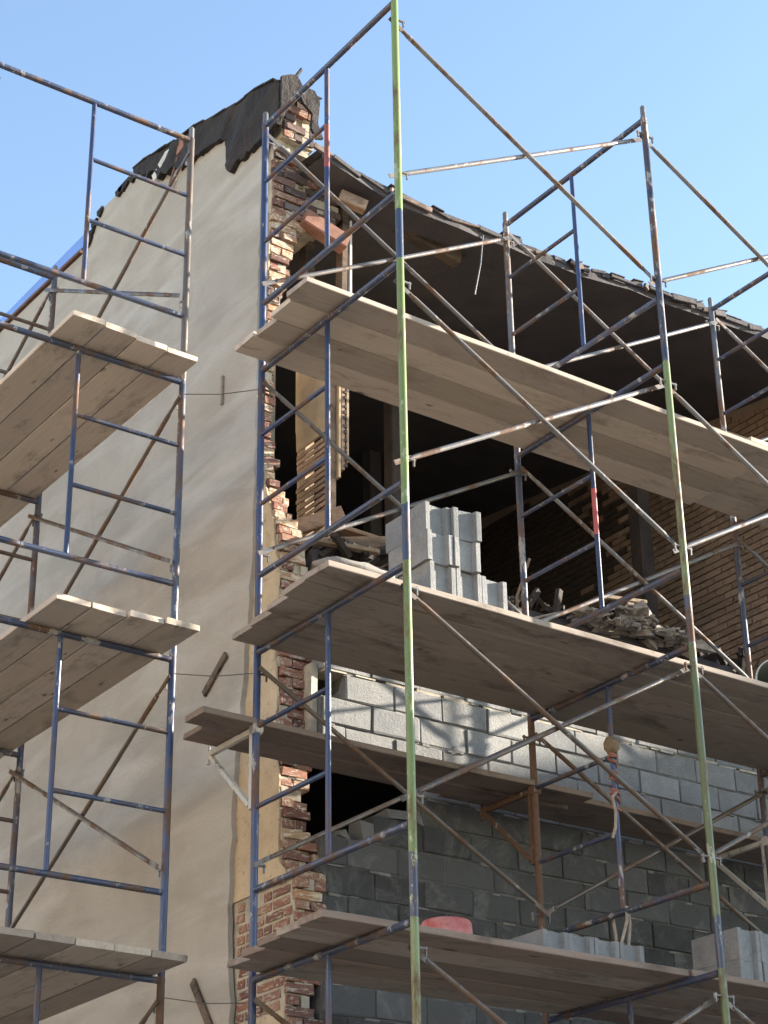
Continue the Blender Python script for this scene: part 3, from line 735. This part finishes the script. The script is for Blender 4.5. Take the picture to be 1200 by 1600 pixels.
side_deck(3, -1.52, .236, [.10,.10,.10,.115,.125], ['plank','plank_old','plank','plank','plank_old'])

# bracket walkway between the front scaffold and the block wall
def bracket(x, ztop, mats, label, kind=0):
    b0 = empty('side_bracket', (x, .03, ztop-.5)); tag(b0, label, 'bracket', 'brackets on the inner legs of the front scaffold')
    L_ = .52
    mb_ = MB(); mb_.obox((0,.0,.48), (0,L_,.48), .035, .035, ch=.004); mb_.build('arm', M[mats[0]], b0)
    mb_ = MB(); mb_.obox((0,L_-.02,.47), (0,.03,.03), .03, .03, ch=.004); mb_.build('strut', M[mats[1]], b0)
    mb_ = MB(); mb_.obox((0,.012,.0), (0,.012,.46), .03, .03, Vector((0,1,0)), ch=.004); mb_.build('back_plate', M[mats[1]], b0)
    mb_ = MB(); mb_.tube([(-.03,-.03,.48),(.03,-.03,.48)], .036, 10); mb_.build('clamp', M[mats[0]], b0)
    mb_ = MB(); mb_.tube([(0,L_,.42),(0,L_,.53)], .012, 8); mb_.build('end_pin', M[mats[0]], b0)
bracket(0, 5.475, ('splat','splat'), 'mortar-splattered steel bracket on the corner leg under the low walkway')
bracket(LX, 5.475, ('paint_rust','paint_rust'), 'rust red steel bracket on the second inner leg under the low walkway')
bracket(2*LX, 5.475, ('splat','splat'), 'mortar-splattered steel bracket on the third inner leg under the low walkway')
zb = 5.475
plank((-.375,.085,zb), (2.6,.085,zb), .215, 'brown plank on the low bracket walkway, scaffold side, corner run', 'planks of the bracket walkway', 'plank_red')
plank((-.235,.345,zb), (2.6,.345,zb), .215, 'brown plank on the low bracket walkway, wall side, corner run', 'planks of the bracket walkway', 'plank_red')
plank((1.78,.28,zb+.041), (5.6,.28,zb+.041), .215, 'brown plank on the low bracket walkway, scaffold side, far run', 'planks of the bracket walkway', 'plank_red')
plank((1.79,.505,zb+.041), (5.6,.505,zb+.041), .215, 'brown plank on the low bracket walkway, wall side, far run', 'planks of the bracket walkway', 'plank_red')

# ------------------------------------------------------------------ loose hollow blocks
def hollow(seed=0):
    """hollow block 0.19 wide (x), 0.395 long (y), 0.19 high, with recessed grooved ends"""
    w_, l_, h_ = .0935, .197, .188; g_ = .022; f_ = .030; gr = .012
    g_ = .030; f_ = .034
    half = [(-w_,-l_+.003),(-w_+.004,-l_),(-w_+f_-.003,-l_),(-w_+f_,-l_+.003),(-w_+f_+.010,-l_+g_),(w_-f_-.010,-l_+g_),(w_-f_,-l_+.003),(w_-f_+.003,-l_),(w_-.004,-l_),(w_,-l_+.003)]
    out = half+[(-x, -y) for x, y in half]
    n = len(out); bm = bmesh.new()
    lo = [bm.verts.new((x, y, 0)) for x, y in out]; hi = [bm.verts.new((x, y, h_)) for x, y in out]
    for i in range(n): bm.faces.new((lo[i], lo[(i+1) % n], hi[(i+1) % n], hi[i]))
    cores = [[(-.06,yc-.065),(.06,yc-.065),(.06,yc+.065),(-.06,yc+.065)] for yc in (-.085,.085)]
    for lay, flip in ((lo, True), (hi, False)):
        zz = lay[0].co.z
        cv = [[bm.verts.new((x, y, zz)) for x, y in c_] for c_ in cores]
        es = [bm.edges.get((lay[i], lay[(i+1) % n])) for i in range(n)]
        for c_ in cv: es += [bm.edges.new((c_[i], c_[(i+1) % 4])) for i in range(4)]
        bmesh.ops.triangle_fill(bm, use_beauty=True, use_dissolve=False, edges=es)
        if not flip: hv = cv
        else: lv = cv
    for a, b_ in zip(lv, hv):
        for i in range(4): bm.faces.new((a[i], a[(i+1) % 4], b_[(i+1) % 4], b_[i]))
    bmesh.ops.recalc_face_normals(bm, faces=bm.faces)
    me = bpy.data.meshes.new('concrete_block'); bm.to_mesh(me); bm.free(); me.materials.append(M['block_new']); return me
HB = hollow()
def loose(x, y, z_, rz, label, group):
    o = put('concrete_block', HB, None, None, (x, y, z_), (0,0,rz)); return tag(o, label, 'concrete block', group)
zd = LEV[2]+.0225+.044
GS = 'hollow blocks stacked on the middle deck'
yb = -1.20+.197
POS = ['corner end', 'middle', 'far end']
for j in range(3): loose(.497+j*.190, yb+.002*j, zd, prng.uniform(-.015,.015), 'grey hollow block in the bottom row of the deck stack, %s' % POS[j], GS)
for j in range(2): loose(.478+j*.190, yb-.014-.010*j, zd+.190, prng.uniform(-.02,.02), 'grey hollow block in the second row of the deck stack, %s' % ['corner end','far end'][j], GS)
loose(.480, yb+.010, zd+.380, .01, 'grey hollow block in the top row of the deck stack, corner end', GS)
loose(.694, yb-.035, zd+.380, R(-9), 'grey hollow block twisted outward on top of the deck stack', GS)
zl = LEV[3]+.0225+.044
GL = 'hollow blocks on the lower deck'
for j in range(4): loose(1.39+j*.193, -.78+.003*j, zl, prng.uniform(-.02,.02), 'grey hollow block in the row on the lower deck, %s' % ['nearest the bucket','second from the bucket','third from the bucket','end beside the rope'][j], GL)
zl2 = LEV[3]+.0225+.044
for j in range(2):
    for i in range(3): loose(2.85+i*.195, -.85, zl2+j*.190, prng.uniform(-.02,.02), 'grey hollow block in the %s row of the far lower deck stack, %s' % (['bottom','upper'][j], POS[i]), GL)

# ------------------------------------------------------------------ small things on the decks
mb = MB(); mb.lathe([(0,0),(.150,0),(.156,.004),(.156,.018),(.149,.022),(.148,.05),(.153,.055),(.153,.065),(.147,.07),(.137,.29),(.133,.308),(.124,.316),(.118,.308),(.112,.312),(0,.312)], 28)
bk = mb.build('upturned_bucket', M['red_plastic']); bk.location = (.86,-.66,zl); bk.scale = (1.05,1.05,.74); tag(bk, 'red mortar-caked bucket upside down on the lower deck', 'bucket')
mb = MB(); mb.lathe([(.140,0),(.152,.004),(.153,.02),(.150,.03)], 28); mb.build('rim', M['red_plastic'], bk)
b0 = empty('lying_bucket', (3.40,-1.02,LEV[2]+.0225+.041+.155), (R(90),0,R(150))); tag(b0, 'olive grey bucket lying on its side on the middle deck', 'bucket')
mb = MB(); mb.lathe([(0,.33),(.125,.33),(.132,.325),(.148,0),(.144,0),(.128,.318),(0,.32)], 28); mb.build('shell', M['grey_plastic'], b0)
mb = MB(); mb.lathe([(.147,-.004),(.156,-.002),(.156,.016),(.147,.018)], 28); mb.build('rim', M['plaster_white'], b0)
# cement sack slumped at the corner end of the middle deck
mb = MB(); V = []; F = []; nu, nv = 14, 9
for i in range(nu+1):
    for j in range(nv):
        t_ = 2*math.pi*j/nv; u_ = -1+2*i/nu; rr_ = (1-abs(u_)**3.2)**.5 if abs(u_) < 1 else 0
        V.append((u_*.29+.01*math.sin(7*u_+j), .16*math.cos(t_)*max(rr_,.05), .052+.05*math.sin(t_)*max(rr_,.05)+.007*math.sin(9*u_+3*t_)))
for i in range(nu):
    for j in range(nv): F.append((i*nv+j, i*nv+(j+1) % nv, (i+1)*nv+(j+1) % nv, (i+1)*nv+j))
mb.add(V, F, True); mb.add(V[:nv], [tuple(range(nv))]); mb.add(V[-nv:], [tuple(range(nv))])
o = mb.build('cement_sack', M['paper_bag']); o.location = (.0,-1.02,zd); o.rotation_euler = (0,0,.06); tag(o, 'slumped grey cement sack at the corner end of the middle deck', 'sack')
# ropes
def rope(pts, r, mat, name, label, n=7):
    mb_ = MB(); base = Vector(pts[0]); mb_.tube([Vector(p)-base for p in pts], r, n); o_ = mb_.build(name, M[mat]); o_.location = base; return tag(o_, label, 'rope', 'ropes tied to the second frame')
cx, cy = LX, -S*W
zt3 = LEV[2]
hel = [(cx+.026*math.cos(a*.9), cy+.026*math.sin(a*.9), zt3-.42-.035*a/6.28-.02*math.sin(a*.3)) for a in range(0, 70)]
ro = rope(hel, .009, 'rope_pink', 'rope', 'pinkish rope wound round the centre post of the second frame')
mb = MB(); mb.lathe([(0,-.055),(.03,-.05),(.05,-.02),(.052,.01),(.035,.045),(0,.05)], 12); kn = mb.build('knot', M['rope'], ro); kn.location = (cx-hel[0][0], cy-hel[0][1], .02)
rope([(cx-.02,cy-.03,zt3-.72),(cx-.07,cy-.05,zt3-.76),(cx-.05,cy-.05,zt3-.85),(cx-.07,cy-.06,zt3-.95),(cx-.09,cy-.05,zt3-1.02)], .010, 'rope_pale', 'rope', 'frayed pale rope end hanging off the centre post')
zlo = zt3-h3
rope([(cx,cy-.03,zlo+.03),(cx-.02,cy-.05,zlo-.06),(cx-.10,cy-.06,zlo-.24)], .010, 'rope_pale', 'rope', 'pale rope strand tied to the bottom bar, slanting one')
rope([(cx+.01,cy-.03,zlo+.025),(cx,cy-.05,zlo-.08),(cx-.03,cy-.05,zlo-.25)], .010, 'rope_pale', 'rope', 'pale rope strand tied to the bottom bar, middle one')
rope([(cx+.04,cy+.14,zlo+.01),(cx+.045,cy+.13,zlo-.1),(cx+.05,cy+.13,zlo-.24)], .010, 'rope_pale', 'rope', 'pale rope strand tied to the bottom bar, upright one')
def wire(pts, r, label, mat='wire', group='thin wires and cables'):
    mb_ = MB(); base = Vector(pts[0]); mb_.tube([Vector(p)-base for p in pts], r, 6); o_ = mb_.build('tie_wire', M[mat]); o_.location = base; tag(o_, label, 'wire', group)
for k_, nm in ((1,'upper'),(2,'middle'),(3,'lower')):
    zz = LEV[k_]-.12
    wire([(PX,PY-.03,zz+DZ+.02),(PX+.15,PY-.25,zz+.02),(0,.03,zz)], .003, 'thin tie wire between the side scaffold and the corner leg, %s' % nm)
wire([(2.42,.64,10.24),(2.40,.66,9.98),(2.36,.70,9.70)], .006, 'loose cable hanging from the burnt eave', 'paint_grey')
wire([(2.22,.05,7.15),(2.30,.3,6.98),(2.55,.6,6.95),(2.9,.7,7.12),(3.25,.7,7.26)], .010, 'pale cable looping over the open floor edge', 'rope_pale')
# timber strips fixed to the stucco
for (ya, za, yb_, zb_, wd, mt, lb) in ((1.375,6.53,1.66,6.33,.055,'timber_burnt','weathered timber strip fixed to the stucco below the middle deck'), (1.70,4.37,1.42,3.98,.06,'timber_burnt','dark timber strip fixed to the stucco below the lower deck'), (1.518,8.79,1.52,8.55,.02,'plank_old','thin wooden sliver fixed to the stucco near the upper deck')):
    p = Vector((SX-.062, ya, za)); q = Vector((SX-.062, yb_, zb_)); mb = MB(); mb.obox((0,0,0), q-p, .022, wd, Vector((0,.6,.8)), ch=.003); o = mb.build('timber_strip', M[mt]); o.location = p; tag(o, lb, 'timber', 'timber strips on the stucco wall')

# ------------------------------------------------------------------ the building closing the street, out of the picture, whose shadow reaches the lower lifts
nb = empty('street_end_building', (34,-6,0)); tag(nb, 'tall brick building closing the end of the street', 'building')
mb = MB(); mb.box((-4,-6.3,0), (8,16,13.92)); mb.build('wall', M['far_brick'], nb)
mb = MB(); mb.box((-4.25,-6.4,13.7), (8.2,16.2,14.0)); mb.build('cornice', M['concrete'], nb)
def windows(par, x, xd, y0, ny, dy, floors):
    for fl in range(floors):
        for j in range(ny):
            mb_ = MB(); mb_.box((x-.03,y0+j*dy,1.4+fl*3.4), (x+.03,y0+1.2+j*dy,3.3+fl*3.4)); wv = mb_.build('window', M['far_glass'], par)
            mb_ = MB(); mb_.box((x-.1,y0-.1+j*dy,1.28+fl*3.4), (x+.1,y0+1.3+j*dy,1.4+fl*3.4)); mb_.build('sill', M['concrete'], wv)
windows(nb, -4.0, -1, -5.0, 6, 3.3, 3)
ob = empty('bounce_building', (-24,0,0)); tag(ob, 'added cream building out of view, bouncing sunlight onto the stucco wall', 'building')  # added out of view to throw warm sunlight back onto the stucco
mb = MB(); mb.box((-10,-24,0), (0,30,12.5)); mb.build('wall', M['far_cream'], ob)
mb = MB(); mb.box((-10.2,-24.2,12.3), (.25,30.2,12.7)); mb.build('cornice', M['concrete'], ob)
windows(ob, 0, 1, -22.0, 13, 4.0, 3)
